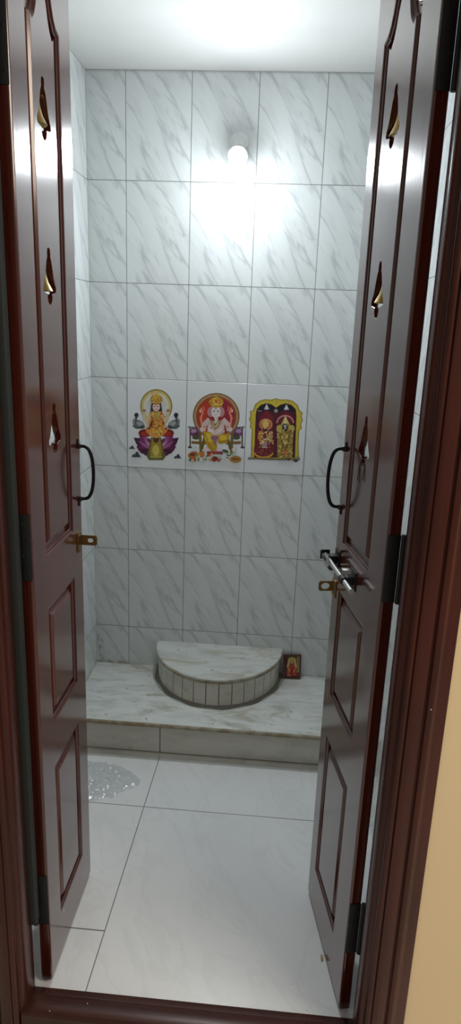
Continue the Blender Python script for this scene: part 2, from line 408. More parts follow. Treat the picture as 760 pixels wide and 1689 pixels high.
TH_LEAF = .030
def make_leaf(name, hinge, ang, s, w, u0, u1, label, bells_u, bell_z, hand_z):
    """local x runs from the hinge to the free edge, s*y points to the side we look at, z up"""
    root = empty(name, hinge, ang)
    tag(root, label, 'door', None, 'structure')
    def place(bm, nc):               # board in XY -> local (u, s*n, z); nc = centre of the board behind the face
        for v in bm.verts:
            u, z, n = v.co; v.co = (u, s * (nc + n), z)
        fix(bm)
        return bm
    top = 2.462
    holes = [arch_hole(u0, 1.168, u1, 2.272), rect(u0, .732, u1, 1.032), rect(u0, .150, u1, .597)]
    bm = place(cut_board([rect(0, .012, w, top)] + holes, TH_LEAF / 2, .0055, 2), -TH_LEAF / 2)
    # two fine quirk beads round each hole are carried by the bevel; end grain stays plain
    for shape in (lambda d: arch_hole(u0, 1.168, u1, 2.272, d), lambda d: rect(u0 + d, .732 + d, u1 - d, 1.032 - d), lambda d: rect(u0 + d, .150 + d, u1 - d, .597 - d)):
        rings = [[bm.verts.new((u, s * n, z)) for u, z in shape(d)] for d, n in ((-.001, -.0065), (.0006, -.0045), (.0026, -.0038), (.0046, -.0047), (.0056, -.0068), (.0056, -.0125))]
        for ra, rb in zip(rings, rings[1:]):
            for k in range(len(ra)):
                k2 = (k + 1) % len(ra); bm.faces.new((ra[k], ra[k2], rb[k2], rb[k]))
    fix(bm)
    obj('leaf_frame', bm, M['wood'], root, True, 12)
    def panel(shape, bells):
        """thin plate, raised field with the bell cut-outs, and a stepped bevel running round the field"""
        bm1 = cut_board([shape(-.006)] + [bell_outline(bells_u, z, 1.12) for z in bells], .0035, .0005, 0)
        bm2 = cut_board([shape(G + .0088)] + [bell_outline(bells_u, z) for z in bells], .0072, .0008, 0)
        me = bpy.data.meshes.new('t'); place(bm1, -.0155); bm1.to_mesh(me); bm1.free()
        place(bm2, -.0088); bm2.from_mesh(me); bpy.data.meshes.remove(me)
        for prof in ([(G, -.0125), (G, -.0105), (G + .0030, -.0078), (G + .0042, -.0070), (G + .0084, -.0022), (G + .0094, -.0018)], [(G, -.0185), (G + .009, -.0160)]):
            rings = [[bm2.verts.new((u, s * n, z)) for u, z in shape(d)] for d, n in prof]
            for ra, rb in zip(rings, rings[1:]):
                for k in range(len(ra)):
                    k2 = (k + 1) % len(ra); bm2.faces.new((ra[k], ra[k2], rb[k2], rb[k]))
        fix(bm2)
        obj('door_panel', bm2, M['wood'], root, True, 12)
    G = .0195
    panel(lambda d: arch_hole(u0, 1.168, u1, 2.272, d), bell_z)
    panel(lambda d: rect(u0 + d, .732 + d, u1 - d, 1.032 - d), [])
    panel(lambda d: rect(u0 + d, .150 + d, u1 - d, .597 - d), [])
    # three black butt hinges on the edge that faces the doorway
    for zc in (.272, 1.214, 2.172):
        bm = bmesh.new()
        box(bm, (-.0022, s * -.029, zc - .075), (.0002, s * -.001, zc + .075), .0006)
        tube(bm, [(-.0035, s * -.0345, zc - .076), (-.0035, s * -.0345, zc + .076)], .0055, 12)
        for q in (-.052, -.018, .018, .052):
            lathe(bm, [(0, .0012), (.0028, .0009), (.0034, 0)], Matrix.Translation((-.0022, s * (-.009 if q in (-.052, .018) else -.021), zc + q)) @ Matrix.Rotation(R(-90), 4, 'Y'), 10)
        fix(bm); obj('hinge', bm, M['hinge'], root)
    # bow handle of round black iron
    z0, z1 = hand_z; uh = w - .021
    bm = bmesh.new()
    pts = []
    for i in range(25):
        t = i / 24; a = PI * t
        out = .006 + .034 * math.sin(a) ** .55
        pts.append((uh, s * out, z0 + (z1 - z0) * (.5 - .5 * math.cos(a) ** 1 if True else 0)))
    pts = [(uh, 0, z0)] + pts + [(uh, 0, z1)]
    tube(bm, pts, [.0042] * 3 + [.0046] * 21 + [.0042] * 3, 12)
    obj('handle', bm, M['iron'], root)
    for z in (z0, z1):
        bm = bmesh.new()
        dz = .012 if z == z1 else -.012
        box(bm, (uh - .007, 0, z - .007 + min(0, dz)), (uh + .007, s * .0025, z + .007 + max(0, dz)), .001)
        lathe(bm, [(.008, 0), (.0075, .004), (.0055, .007), (0, .0075)], Matrix.Translation((uh, s * .002, z)) @ Matrix.Rotation(R(-90 * s), 4, 'X'), 14)
        fix(bm); obj('handle_plate', bm, M['iron'], root)
    return root
L_ANG = R(90); R_ANG = math.atan2(.98446, -.17553)
left = make_leaf('door_1', (.122, -1.46, 0), L_ANG, -1, .370, .092, .286,
                 'left dark red-brown door leaf, swung inward, with brass staple plate', .180, (2.048, 1.722, 1.388), (1.236, 1.377))
right = make_leaf('door_2', (.873, -1.46, 0), R_ANG, 1, .383, .106, .317,
                  'right dark red-brown door leaf, swung inward, with sliding bolt', .217, (2.054, 1.718, 1.386), (1.250, 1.402))

def staple_plate(parent, s, u, z, zh, out=.046, eye=.0062):
    """angled plate: a flat on the leaf and a lug with an eye standing out from it"""
    bm = bmesh.new()
    box(bm, (u - .030, 0, z - zh), (u + .002, s * .003, z + zh), .0008)
    lug = cut_board([[(0, -.014), (out - .004, -.014), (out, -.010), (out, .010), (out - .004, .014), (0, .014)],
                     [(out - .018 + eye * 1.25 * math.cos(k * PI / 8), eye * math.sin(k * PI / 8)) for k in range(16)]], .0016, .0004, 0)
    for v in lug.verts:
        o_, z_, n_ = v.co; v.co = (u + n_, s * o_, z + z_)
    me = bpy.data.meshes.new('t'); lug.to_mesh(me); lug.free(); bm.from_mesh(me); bpy.data.meshes.remove(me)
    for q in (-.6, .6):
        lathe(bm, [(.0034, 0), (.003, .0012), (0, .0016)], Matrix.Translation((u - .018, s * .003, z + zh * q)) @ Matrix.Rotation(R(-90 * s), 4, 'X'), 10)
    fix(bm)
    return bm
tag(obj('staple_plate', staple_plate(left, -1, .350, 1.121, .027), M['brass'], left), 'brass staple plate')
# paint fleck on the left leaf
bm = bmesh.new(); bmesh.ops.create_icosphere(bm, subdivisions=1, radius=.0022, matrix=Matrix.Translation((.108, 0, .128)))
tag(obj('paint_fleck', bm, M['fleck'], left), 'white paint fleck')

# sliding bolt on the right leaf
bolt = tag(empty('sliding_bolt', (0, 0, 0)), 'dull steel sliding bolt on dark brackets'); bolt.parent = right
ZB, OB = 1.112, .026
bm = bmesh.new(); tube(bm, [(.125, OB, ZB), (.392, OB, ZB)], .0068, 14); fix(bm)
obj('bolt_rod', bm, M['steel'], bolt)
bm = bmesh.new()
box(bm, (.384, OB - .013, ZB - .013), (.389, OB + .013, ZB + .013), .002); fix(bm)
obj('end_plate', bm, M['iron'], bolt)
for u in (.352, .200):
    bm = bmesh.new()
    box(bm, (u - .020, 0, ZB - .024), (u + .020, .003, ZB + .024), .001)
    box(bm, (u - .012, .002, ZB - .011), (u + .012, OB - .004, ZB + .011), .003)
    tube(bm, [(u - .012, OB, ZB), (u + .012, OB, ZB)], .0102, 14)
    fix(bm); obj('bolt_bracket', bm, M['hinge'], bolt)
bm = bmesh.new()
lev = cut_board([[(.384, .0045), (.384, -.0045), (.345, -.012), (.318, -.012), (.312, -.007), (.312, .007), (.318, .012), (.345, .012)]], .0016, .0004, 0)
for v in lev.verts:
    a_, b_, n_ = v.co; v.co = (a_, OB + .0075 + n_, ZB + b_)
me = bpy.data.meshes.new('t'); lev.to_mesh(me); lev.free(); bm.from_mesh(me); bpy.data.meshes.remove(me)
box(bm, (.300, .001, ZB - .0165), (.338, OB + .008, ZB - .0135), .0006)
fix(bm); obj('lever', bm, M['steel'], bolt)
tag(obj('staple_plate', staple_plate(right, 1, .374, 1.026, .024, .040, .0092), M['brass'], right), 'brass lug with an eye')

# ------------------------------------------------------------------ little brass bells and thread in the cut-outs
def brass_bell(root, s, u, z, label):
    p = root.matrix_basis @ Vector((u, s * -.024, z))
    o = empty('bell', p, root.rotation_euler.z)
    tag(o, label, 'bell', 'brass bells in the door cut-outs')
    bm = bmesh.new()
    prof = [(r * 1.25, z) for r, z in [(0, .062), (.004, .061), (.008, .056), (.0105, .046), (.0125, .032), (.0155, .018), (.0205, .006), (.0225, .001), (.0215, 0), (.0185, .004), (.0135, .018), (.0105, .032), (.0080, .046), (0, .053)]]
    lathe(bm, prof, Matrix(), 28)
    fix(bm); obj('bell_cup', bm, M['brass2'], o)
    bm = bmesh.new(); tube(bm, [(0, 0, .053), (0, 0, -.004)], .0012, 6)
    bmesh.ops.create_uvsphere(bm, u_segments=12, v_segments=8, radius=.005, matrix=Matrix.Translation((0, 0, -.008)))
    obj('clapper', bm, M['iron'], o)
    bm = bmesh.new(); tube(bm, [(0, 0, .060), (0, 0, .094)], .0012, 6); obj('hanging_wire', bm, M['iron'], o)
for root, s, u, side in ((left, -1, .180, 'left'), (right, 1, .217, 'right')):
    brass_bell(root, s, u, 2.048 + .030, 'small brass bell hanging in the topmost cut-out of the %s door leaf' % side)
    brass_bell(root, s, u, 1.720 + .030, 'small brass bell hanging in the middle cut-out of the %s door leaf' % side)
t = right.matrix_basis
bm = bmesh.new()
for du in (-.008, .009):
    P = [t @ Vector((.217 + du * k, .0005 + .004 * (k > 0), z)) for k, z in ((0, 1.406), (.2, 1.388), (.6, 1.370), (1, 1.352))]
    tube(bm, P, .0012, 6)
tube(bm, [t @ Vector((.200, .0005, 1.408)), t @ Vector((.217, .002, 1.405)), t @ Vector((.234, .0005, 1.409))], .0012, 6)
tag(obj('thread', bm, M['thread'], None), 'dark knotted thread dangling below lowest cut-out of the right door leaf', 'thread')

# ------------------------------------------------------------------ platform
plat = empty('platform', (.44, -.235, 0))
tag(plat, 'low marble platform along the back wall with stained front edge', 'platform')
PL = Matrix.Translation(-plat.location)
ZP, YP = .148, -.470
def pobj(name, bm, m, root, L, **k):
    fix(bm); bm.transform(L); return obj(name, bm, m, root, **k)
bm = bmesh.new(); box(bm, (XL + .001, YP + .004, ZP - .020), (XR - .001, -.001, ZP), .002)
pobj('top_slab', bm, M['marble'], plat, PL)
bm = bmesh.new(); tube(bm, [(XL + .001, YP + .003, ZP - .009), (XR - .001, YP + .003, ZP - .009)], .0085, 12)
tag(pobj('slab_edge', bm, M['edge'], plat, PL), 'brown stained rounded edge')
for x0, x1 in ((XL + .001, .2285), (.2315, .931), (.934, XR - .001)):
    bm = bmesh.new(); box(bm, (x0, YP + .006, .016), (x1, YP + .03, ZP - .021), .001)
    pobj('riser_tile', bm, M['riser'], plat, PL)
bm = bmesh.new(); box(bm, (XL + .001, YP + .012, .001), (XR - .001, -.002, ZP - .021))
pobj('core', bm, M['darkjoint'], plat, PL)
bm = bmesh.new()
v = [[bm.verts.new((x, y, z)) for y, z in ((YP + .011, .012), (YP + .004, .011), (YP - .006, .0035), (YP - .010, .0006))] for x in (XL + .001, XR - .001)]
for i in range(3): bm.faces.new((v[0][i], v[1][i], v[1][i + 1], v[0][i + 1]))
tag(pobj('mortar_fillet', bm, M['riser'], plat, PL), 'pale mortar fillet')

# half-round pedestal
ped = empty('pedestal', (.4225, -.16, ZP))
tag(ped, 'half-round marble pedestal faced with narrow vertical tile strips', 'pedestal')
PD = Matrix.Translation(-ped.location)
CX, RX, RY = .4225, .287, .327
def half(rx, ry, n=72): return [(CX + rx * math.cos(PI + PI * k / n), ry * math.sin(PI + PI * k / n)) for k in range(n + 1)]
ZS = .277
bm = bmesh.new(); prism(bm, [(x, y - .001) for x, y in half(RX, RY)], ZS - .016, ZS)
fix(bm)
es = [e for e in bm.edges if all(v.co.z > ZS - .001 for v in e.verts) and any(v.co.y < -.003 for v in e.verts)]
bmesh.ops.bevel(bm, geom=es, offset=.003, segments=2, affect='EDGES')
for f in bm.faces:
    if abs(f.normal.z) < .9 and f.calc_center_median().y < -.004: f.material_index = 1
bm.transform(PD); obj('top_slab', bm, [M['marble2'], M['edge']], ped)
NS = 17
def drum_pt(t, k): return (CX + (RX - .010 - k) * math.cos(PI + PI * t), (RY - .010 - k) * math.sin(PI + PI * t) - .001)
# equal arc lengths along the ellipse
ts = [i / 800 for i in range(801)]; acc = [0]
for a, b in zip(ts, ts[1:]):
    p, q = drum_pt(a, 0), drum_pt(b, 0); acc.append(acc[-1] + math.dist(p, q))
def at_len(f):
    L = f * acc[-1]
    for i in range(800):
        if acc[i + 1] >= L: return ts[i] + (ts[i + 1] - ts[i]) * (L - acc[i]) / (acc[i + 1] - acc[i])
    return 1.0
gap = .0016 / acc[-1]
for i in range(NS):
    a, b = i / NS + gap, (i + 1) / NS - gap
    bm = bmesh.new(); o_ = []; n_ = []
    for k in range(6):
        tt = at_len(a + (b - a) * k / 5)
        o_.append(drum_pt(tt, 0)); n_.append(drum_pt(tt, .010))
    prism(bm, o_ + n_[::-1], ZP + .006, ZS - .017)
    pobj('tile_strip', bm, M['strip'], ped, PD)
bm = bmesh.new(); prism(bm, [drum_pt(k / 48, .004) for k in range(49)], ZP + .001, ZS - .0165)
tag(pobj('core', bm, M['darkjoint'], ped, PD), 'dark joint filling')
bm = bmesh.new()
ro = [drum_pt(k / 60, -.016 + .004 * math.sin(k * .7)) for k in range(61)]; ri = [drum_pt(k / 60, .003) for k in range(61)]
for k in range(60):
    q = [bm.verts.new((*ro[k], ZP + .0006)), bm.verts.new((*ro[k + 1], ZP + .0006)), bm.verts.new((*ri[k + 1], ZP + .010)), bm.verts.new((*ri[k], ZP + .010))]
    bm.faces.new(q)
bmesh.ops.remove_doubles(bm, verts=bm.verts[:], dist=1e-5)
tag(pobj('mortar_fillet', bm, M['mortar'], ped, PD), 'dirty grey mortar fillet')

# ------------------------------------------------------------------ flat coloured prints
PAL = {}
def ink(rgb):
    key = tuple(int(c) for c in rgb)
    if key not in PAL:
        lin = tuple(((c / 255 + .055) / 1.055) ** 2.4 if c > 10 else c / 255 / 12.92 for c in key)
        n = NT('print_ink_%02x%02x%02x' % key)
        x, y, z = n.xyz(); f = n.noise(n.vec(x, y, z), 130, 3, .6)
        PAL[key] = n.bsdf(n.mix(f, tuple(min(1, c * 1.25) for c in lin), tuple(c * .75 for c in lin)), .22)
    return PAL[key]
class Print:
    """stack of flat inked shapes, each a hair in front of the last; f maps drawing units to (x, z)"""
    def __init__(s, f, y, step=.00002): s.bm = bmesh.new(); s.mats = []; s.f = f; s.y = y; s.k = 0; s.step = step
    def poly(s, pts, rgb):
        m = ink(rgb)
        if m not in s.mats: s.mats.append(m)
        s.k += 1; y = s.y - s.k * s.step
        vs = [s.bm.verts.new((s.f(*p)[0], y, s.f(*p)[1])) for p in pts]
        try: fc = s.bm.faces.new(vs)
        except ValueError: return
        fc.material_index = s.mats.index(m); fc.normal_update()
        if fc.normal.y > 0: fc.normal_flip()
        if len(vs) > 4: bmesh.ops.triangulate(s.bm, faces=[fc])
    def ell(s, cx, cy, rx, ry, rgb, rot=0, n=28, a0=0, a1=360):
        c, q = math.cos(R(rot)), math.sin(R(rot)); pts = []
        full = a1 - a0 >= 360
        for k in range(n if full else n + 1):
            a = R(a0 + (a1 - a0) * k / n); x, y = rx * math.cos(a), ry * math.sin(a)
            pts.append((cx + x * c - y * q, cy + x * q + y * c))
        s.poly(pts, rgb)
    def line(s, pts, w, rgb):
        for (x0, y0), (x1, y1) in zip(pts, pts[1:]):
            d = math.hypot(x1 - x0, y1 - y0) or 1; nx, ny = -(y1 - y0) / d * w / 2, (x1 - x0) / d * w / 2
            ex, ey = (x1 - x0) / d * w * .25, (y1 - y0) / d * w * .25
            s.poly([(x0 + nx - ex, y0 + ny - ey), (x1 + nx + ex, y1 + ny + ey), (x1 - nx + ex, y1 - ny + ey), (x0 - nx - ex, y0 - ny - ey)], rgb)
    def petal(s, bx, by, tx, ty, w, rgb):
        mx, my = bx + (tx - bx) * .55, by + (ty - by) * .55
        d = math.hypot(tx - bx, ty - by); nx, ny = -(ty - by) / d * w / 2, (tx - bx) / d * w / 2
        s.poly([(bx, by), (bx + (mx - bx) * .5 + nx * .8, by + (my - by) * .5 + ny * .8), (mx + nx, my + ny), ((mx + tx) / 2 + nx * .62, (my + ty) / 2 + ny * .62), (tx, ty),
                ((mx + tx) / 2 - nx * .62, (my + ty) / 2 - ny * .62), (mx - nx, my - ny), (bx + (mx - bx) * .5 - nx * .8, by + (my - by) * .5 - ny * .8)], rgb)
    def dots(s, n, x0, y0, x1, y1, r, cols, inside=None):
        for _ in range(n):
            x, y = random.uniform(x0, x1), random.uniform(y0, y1)
            if inside and not inside(x, y): continue
            s.ell(x, y, r * random.uniform(.6, 1.3), r * random.uniform(.6, 1.3), random.choice(cols), 0, 7)
YT = -.0032                      # face of the picture tiles
TZ0 = ROW0 + 2 * TH
tilebase = NT('white_print_tile')
_x, _y, _z = tilebase.xyz()
M['ptile'] = tilebase.bsdf(tilebase.mix(tilebase.noise(tilebase.vec(_x, _y, _z), 5, 2), (.72, .73, .74), (.68, .70, .72)), .18)
def picture_tile(col, aff, label):
    loc = Vector((col * TW + TW / 2, 0, TZ0))
    o = empty('picture_tile', loc)
    tag(o, label, 'tile', 'printed picture tiles on the back wall')
    bm = bmesh.new(); box(bm, (-TW / 2 + .0012, YT, .0012), (TW / 2 - .0012, -.0002, TH - .0012), .0007, 0, 1)
    fix(bm); obj('tile_body', bm, M['ptile'], o)
    (a, b, c), (d, e, g) = aff
    return o, Print(lambda x, y: (a * x + b * y + c - loc.x, d * x + e * y + g - loc.z), YT - .00005)
def finish(o, P, name='printed_picture'):
    obj(name, P.bm, P.mats, o, False)

# --- left tile: four-armed seated figure on a purple lotus
o, P = picture_tile(0, ((3.40131579e-04, 1.59774436e-06, -1.472e-02), (1.57894737e-05, -3.37406015e-04, 1.44606)),
                    'left printed tile, four-armed crowned figure seated on a purple lotus')
GO, GO2, GOD = (196, 150, 50), (222, 190, 105), (140, 112, 46)
P.ell(402, 300, 200, 212, (139, 120, 62), n=48); P.ell(402, 302, 184, 196, (196, 176, 110), n=48); P.ell(402, 305, 158, 172, (212, 206, 178), n=48); P.ell(402, 312, 132, 150, (196, 198, 196), n=40)
for sx in (1, -1):
    X = lambda x: 402 + sx * (x - 402)
    P.ell(X(182), 522, 74, 52, (92, 98, 100), 20 * sx); P.ell(X(200), 515, 46, 30, (150, 156, 156), 20 * sx); P.ell(X(232), 555, 30, 22, (70, 75, 78))
    P.line([(X(128), 520), (X(118), 480), (X(142), 452), (X(158), 430)], 26, (120, 126, 128)); P.ell(X(155), 408, 27, 30, (40, 44, 50)); P.line([(X(160), 430), (X(150), 470)], 14, (56, 60, 66))
    P.line([(X(110), 540), (X(150), 570), (X(220), 572)], 12, (54, 60, 62))
    # lotus
    for (bx, by, tx, ty, w, c) in ((330, 850, 118, 690, 120, (72, 24, 62)), (340, 880, 150, 800, 120, (92, 30, 74)), (350, 880, 190, 660, 120, (120, 46, 100)), (360, 900, 200, 850, 90, (66, 20, 54)),
                                   (360, 900, 250, 890, 80, (88, 28, 66)), (360, 860, 235, 650, 70, (150, 80, 128)), (370, 870, 300, 690, 80, (98, 34, 84)), (365, 850, 270, 720, 34, (190, 140, 175)),
                                   (350, 850, 170, 730, 30, (160, 96, 140)), (372, 860, 330, 720, 34, (170, 120, 160))):
        P.petal(X(bx), by, X(tx), ty, w, c)
    P.ell(X(262), 632, 84, 50, (122, 32, 34)); P.ell(X(270), 640, 56, 30, (165, 48, 42)); P.ell(X(300), 612, 30, 22, (190, 84, 54))
P.poly([(335, 690), (465, 690), (500, 860), (520, 930), (490, 975), (310, 975), (285, 930), (300, 860)], (96, 92, 40))
P.poly([(352, 700), (448, 700), (480, 860), (470, 930), (330, 930), (320, 860)], (150, 130, 52)); P.ell(398, 850, 44, 70, (198, 178, 92)); P.ell(400, 935, 80, 16, (172, 156, 78))
P.poly([(358, 690), (442, 690), (430, 740), (398, 760), (370, 740)], (84, 50, 32))
# body, drape, arms
P.line([(350, 400), (262, 470), (240, 365)], 34, (204, 184, 146)); P.line([(450, 400), (540, 470), (556, 365)], 34, (204, 184, 146))
P.poly([(335, 345), (468, 345), (500, 420), (512, 500), (545, 600), (480, 670), (400, 700), (320, 665), (270, 590), (310, 500), (312, 420)], (206, 140, 62))
P.poly([(345, 470), (372, 480), (360, 560), (300, 590), (275, 560), (320, 540)], (104, 34, 28)); P.poly([(462, 370), (506, 420), (515, 500), (545, 590), (510, 590), (478, 500)], (158, 52, 36))
P.poly([(340, 350), (400, 470), (465, 350)], (214, 178, 104)); P.ell(402, 410, 26, 46, (176, 160, 70)); P.poly([(360, 500), (455, 500), (470, 600), (400, 690), (335, 600)], (214, 158, 66))
P.line([(330, 420), (290, 500), (300, 560)], 26, (206, 182, 140)); P.line([(478, 420), (520, 500), (510, 560)], 26, (206, 182, 140)); P.ell(252, 350, 20, 16, (176, 96, 110)); P.ell(550, 352, 20, 16, (176, 96, 110))
P.dots(60, 330, 360, 490, 690, 9, [(150, 60, 36), (232, 204, 120), (120, 90, 36), (196, 100, 44)])
P.poly([(346, 260), (462, 260), (476, 360), (332, 360)], (52, 38, 36)); P.ell(404, 306, 46, 54, (214, 184, 184)); P.ell(386, 300, 9, 6, (40, 30, 34)); P.ell(424, 300, 9, 6, (40, 30, 34)); P.ell(405, 334, 12, 5, (150, 50, 50)); P.ell(404, 278, 5, 8, (170, 40, 40))
P.ell(404, 215, 74, 62, (160, 120, 40)); P.ell(404, 205, 58, 54, GO); P.poly([(372, 170), (404, 105), (436, 170)], (206, 158, 58)); P.ell(404, 128, 14, 18, (226, 186, 96)); P.line([(345, 250), (464, 250)], 16, (204, 168, 84))
P.dots(24, 350, 150, 458, 250, 7, [(230, 200, 110), (150, 100, 34), (180, 60, 40)])
# small birds at the foot
for bx, by, k in ((95, 820, .8), (150, 918, 1.3), (672, 935, 1.0)):
    P.ell(bx, by, 40 * k, 16 * k, (56, 66, 74)); P.ell(bx + 8 * k, by - 22 * k, 16 * k, 16 * k, (48, 56, 64)); P.line([(bx - 46 * k, by + 12 * k), (bx + 50 * k, by + 14 * k)], 8 * k, (84, 92, 98))
finish(o, P)

# --- middle tile: elephant-headed figure on a throne before a red disc
o, P = picture_tile(1, ((3.35526316e-04, 9.77443609e-06, 2.3942e-01), (1.55921053e-05, -3.34633459e-04, 1.45658)),
                    'middle printed tile, elephant-headed seated figure before a red disc')
P.ell(392, 425, 292, 290, (120, 92, 62), n=56); P.ell(392, 425, 276, 274, (172, 132, 92), n=56); P.ell(392, 425, 252, 252, (128, 88, 54), n=56); P.ell(392, 425, 240, 240, (168, 50, 34), n=56)
P.ell(450, 420, 175, 205, (146, 32, 56), n=40); P.ell(330, 420, 120, 190, (176, 56, 40), n=36); P.ell(392, 430, 110, 190, (150, 34, 40), n=36)
for sx in (1, -1):
    X = lambda x: 392 + sx * (x - 392)
    P.line([(X(205), 320), (X(225), 380), (X(200), 440), (X(215), 540)], 26, (214, 128, 96)); P.line([(X(190), 345), (X(196), 370)], 16, (234, 206, 190)); P.line([(X(235), 300), (X(245), 350)], 16, (206, 110, 80))
    P.line([(X(64), 555), (X(64), 800)], 16, (70, 54, 44)); P.line([(X(40), 555), (X(130), 562)], 12, (62, 56, 54)); P.ell(X(60), 812, 26, 14, (76, 64, 52))
    P.ell(X(120), 620, 66, 58, (112, 70, 104)); P.ell(X(110), 605, 34, 26, (168, 136, 164)); P.ell(X(150), 660, 46, 34, (92, 46, 74)); P.ell(X(140), 690, 50, 24, (70, 80, 50))
    P.line([(X(85), 745), (X(260), 752)], 24, (136, 100, 48)); P.line([(X(85), 762), (X(260), 770)], 10, (92, 62, 32)); P.line([(X(190), 640), (X(200), 880)], 34, (112, 92, 40)); P.line([(X(250), 660), (X(215), 830)], 30, (96, 84, 40))
    # upper arms and hands
    P.line([(X(300), 470), (X(250), 520), (X(230), 590)], 62, (204, 178, 176)); P.ell(X(215), 585, 26, 30, (220, 190, 190)); P.line([(X(262), 545), (X(232), 560)], 14, (170, 130, 60))
P.poly([(290, 480), (490, 480), (500, 620), (440, 660), (330, 660), (280, 620)], (200, 172, 168)); P.ell(380, 580, 92, 72, (214, 190, 184)); P.ell(330, 590, 34, 28, (226, 200, 206)); P.ell(432, 590, 34, 28, (220, 194, 200))
P.poly([(240, 610), (320, 620), (370, 690), (410, 790), (395, 850), (330, 860), (280, 800), (240, 700)], (186, 146, 32)); P.poly([(415, 690), (470, 640), (556, 640), (560, 700), (520, 760), (440, 770), (400, 740)], (186, 146, 32))
P.ell(300, 690, 44, 60, (214, 178, 58), -25); P.ell(482, 692, 48, 34, (216, 182, 50)); P.line([(260, 650), (300, 780), (350, 840)], 10, (150, 104, 24)); P.line([(430, 755), (540, 720)], 10, (150, 104, 24))
P.ell(372, 690, 46, 34, (136, 84, 128)); P.poly([(350, 700), (400, 700), (392, 770), (372, 790)], (150, 100, 120)); P.line([(330, 660), (440, 664)], 16, (188, 150, 84))
P.ell(330, 365, 46, 66, (186, 128, 130), 8); P.ell(450, 365, 46, 66, (186, 128, 130), -8); P.ell(390, 365, 58, 78, (216, 206, 206)); P.poly([(360, 400), (420, 400), (414, 470), (440, 520), (420, 545), (384, 520), (372, 460)], (208, 196, 192)); P.ell(425, 538, 20, 16, (210, 190, 184))
P.ell(366, 360, 11, 8, (30, 34, 52)); P.ell(416, 360, 11, 8, (30, 34, 52)); P.ell(390, 330, 6, 14, (190, 60, 50)); P.line([(345, 400), (352, 420)], 10, (240, 236, 226)); P.line([(436, 400), (428, 420)], 10, (240, 236, 226))
P.ell(392, 245, 98, 62, (160, 96, 40)); P.ell(394, 250, 84, 66, (186, 146, 40)); P.poly([(340, 230), (394, 165), (448, 230)], (196, 156, 50)); P.ell(394, 262, 48, 42, (214, 178, 76)); P.ell(394, 240, 14, 18, (176, 60, 40)); P.line([(320, 300), (466, 300)], 18, (180, 132, 50))
P.dots(26, 315, 200, 470, 300, 8, [(230, 200, 96), (150, 92, 30), (196, 84, 40)])
P.line([(320, 470), (345, 540), (385, 575), (425, 540), (450, 470)], 14, (164, 130, 64)); P.line([(345, 470), (385, 540), (425, 470)], 10, (140, 112, 60)); P.dots(20, 330, 480, 440, 600, 7, [(120, 100, 70), (226, 200, 130), (150, 60, 60)])
P.ell(280, 842, 42, 24, (222, 196, 206), 25); P.ell(430, 842, 42, 24, (222, 196, 206), -25); P.line([(285, 880), (470, 884)], 34, (128, 44, 66)); P.line([(330, 870), (420, 870)], 20, (176, 60, 60))
P.dots(60, 60, 880, 690, 985, 22, [(206, 210, 206), (190, 196, 176), (66, 92, 58), (176, 70, 40), (206, 160, 70), (150, 60, 80), (120, 140, 90)])
P.ell(92, 915, 52, 44, (176, 104, 36)); P.ell(92, 905, 36, 18, (110, 54, 26)); P.ell(215, 900, 34, 40, (186, 112, 44)); P.ell(640, 965, 72, 44, (170, 116, 50)); P.ell(640, 960, 60, 12, (112, 70, 30)); P.ell(372, 960, 30, 34, (132, 34, 36)); P.ell(490, 940, 34, 38, (200, 206, 200)); P.ell(510, 860, 40, 20, (60, 86, 52), 20); P.ell(120, 820, 34, 30, (206, 208, 200)); P.ell(625, 840, 34, 28, (206, 204, 196))
finish(o, P)

# --- right tile: two garlanded figures in a golden double arch
o, P = picture_tile(2, ((3.31447368e-04, 1.77894737e-05, 4.919e-01), (1.55263158e-05, -3.33157895e-04, 1.43013)),
                    'right printed tile, two standing deities inside a golden double arch')
fr_out = [(62, 845), (66, 640), (78, 480), (50, 440), (62, 400), (44, 350), (62, 300), (52, 250), (95, 235), (120, 165), (175, 120), (240, 100), (320, 105), (382, 88), (440, 105), (520, 102), (590, 122), (650, 170), (675, 240), (715, 270), (700, 310), (716, 360), (694, 410), (706, 460), (672, 490), (664, 640), (670, 845)]
P.poly(fr_out, (150, 130, 46)); P.poly([(382 + (x - 382) * .955, 470 + (y - 470) * .965) for x, y in fr_out], (196, 176, 62))
P.dots(70, 60, 100, 700, 840, 9, [(226, 206, 98), (150, 124, 40), (206, 140, 60)], lambda x, y: (122 < y < 150 and abs(x - 382) < 170) or ((82 < x < 118 or 644 < x < 668) and y > 250))
P.poly([(104, 830), (128, 300), (140, 225), (190, 170), (262, 148), (330, 165), (382, 205), (430, 170), (505, 150), (575, 172), (625, 225), (634, 300), (620, 830)], (28, 14, 24))
P.poly([(112, 830), (140, 260), (262, 240), (382, 262), (505, 240), (622, 260), (612, 830)], (78, 18, 38))
P.poly([(180, 330), (262, 230), (350, 320), (340, 480), (190, 480)], (112, 24, 40)); P.poly([(430, 300), (510, 235), (590, 300), (580, 380), (440, 380)], (96, 20, 46))
for x, y in ((265, 190), (510, 195)): P.poly([(x - 34, y + 36), (x, y - 36), (x + 34, y + 36)], (186, 184, 204)); P.poly([(x - 12, y + 30), (x, y - 30), (x + 12, y + 30)], (226, 226, 236))
P.poly([(350, 240), (382, 215), (410, 240), (382, 270)], (150, 160, 160)); P.line([(150, 240), (200, 244)], 10, (150, 150, 176))
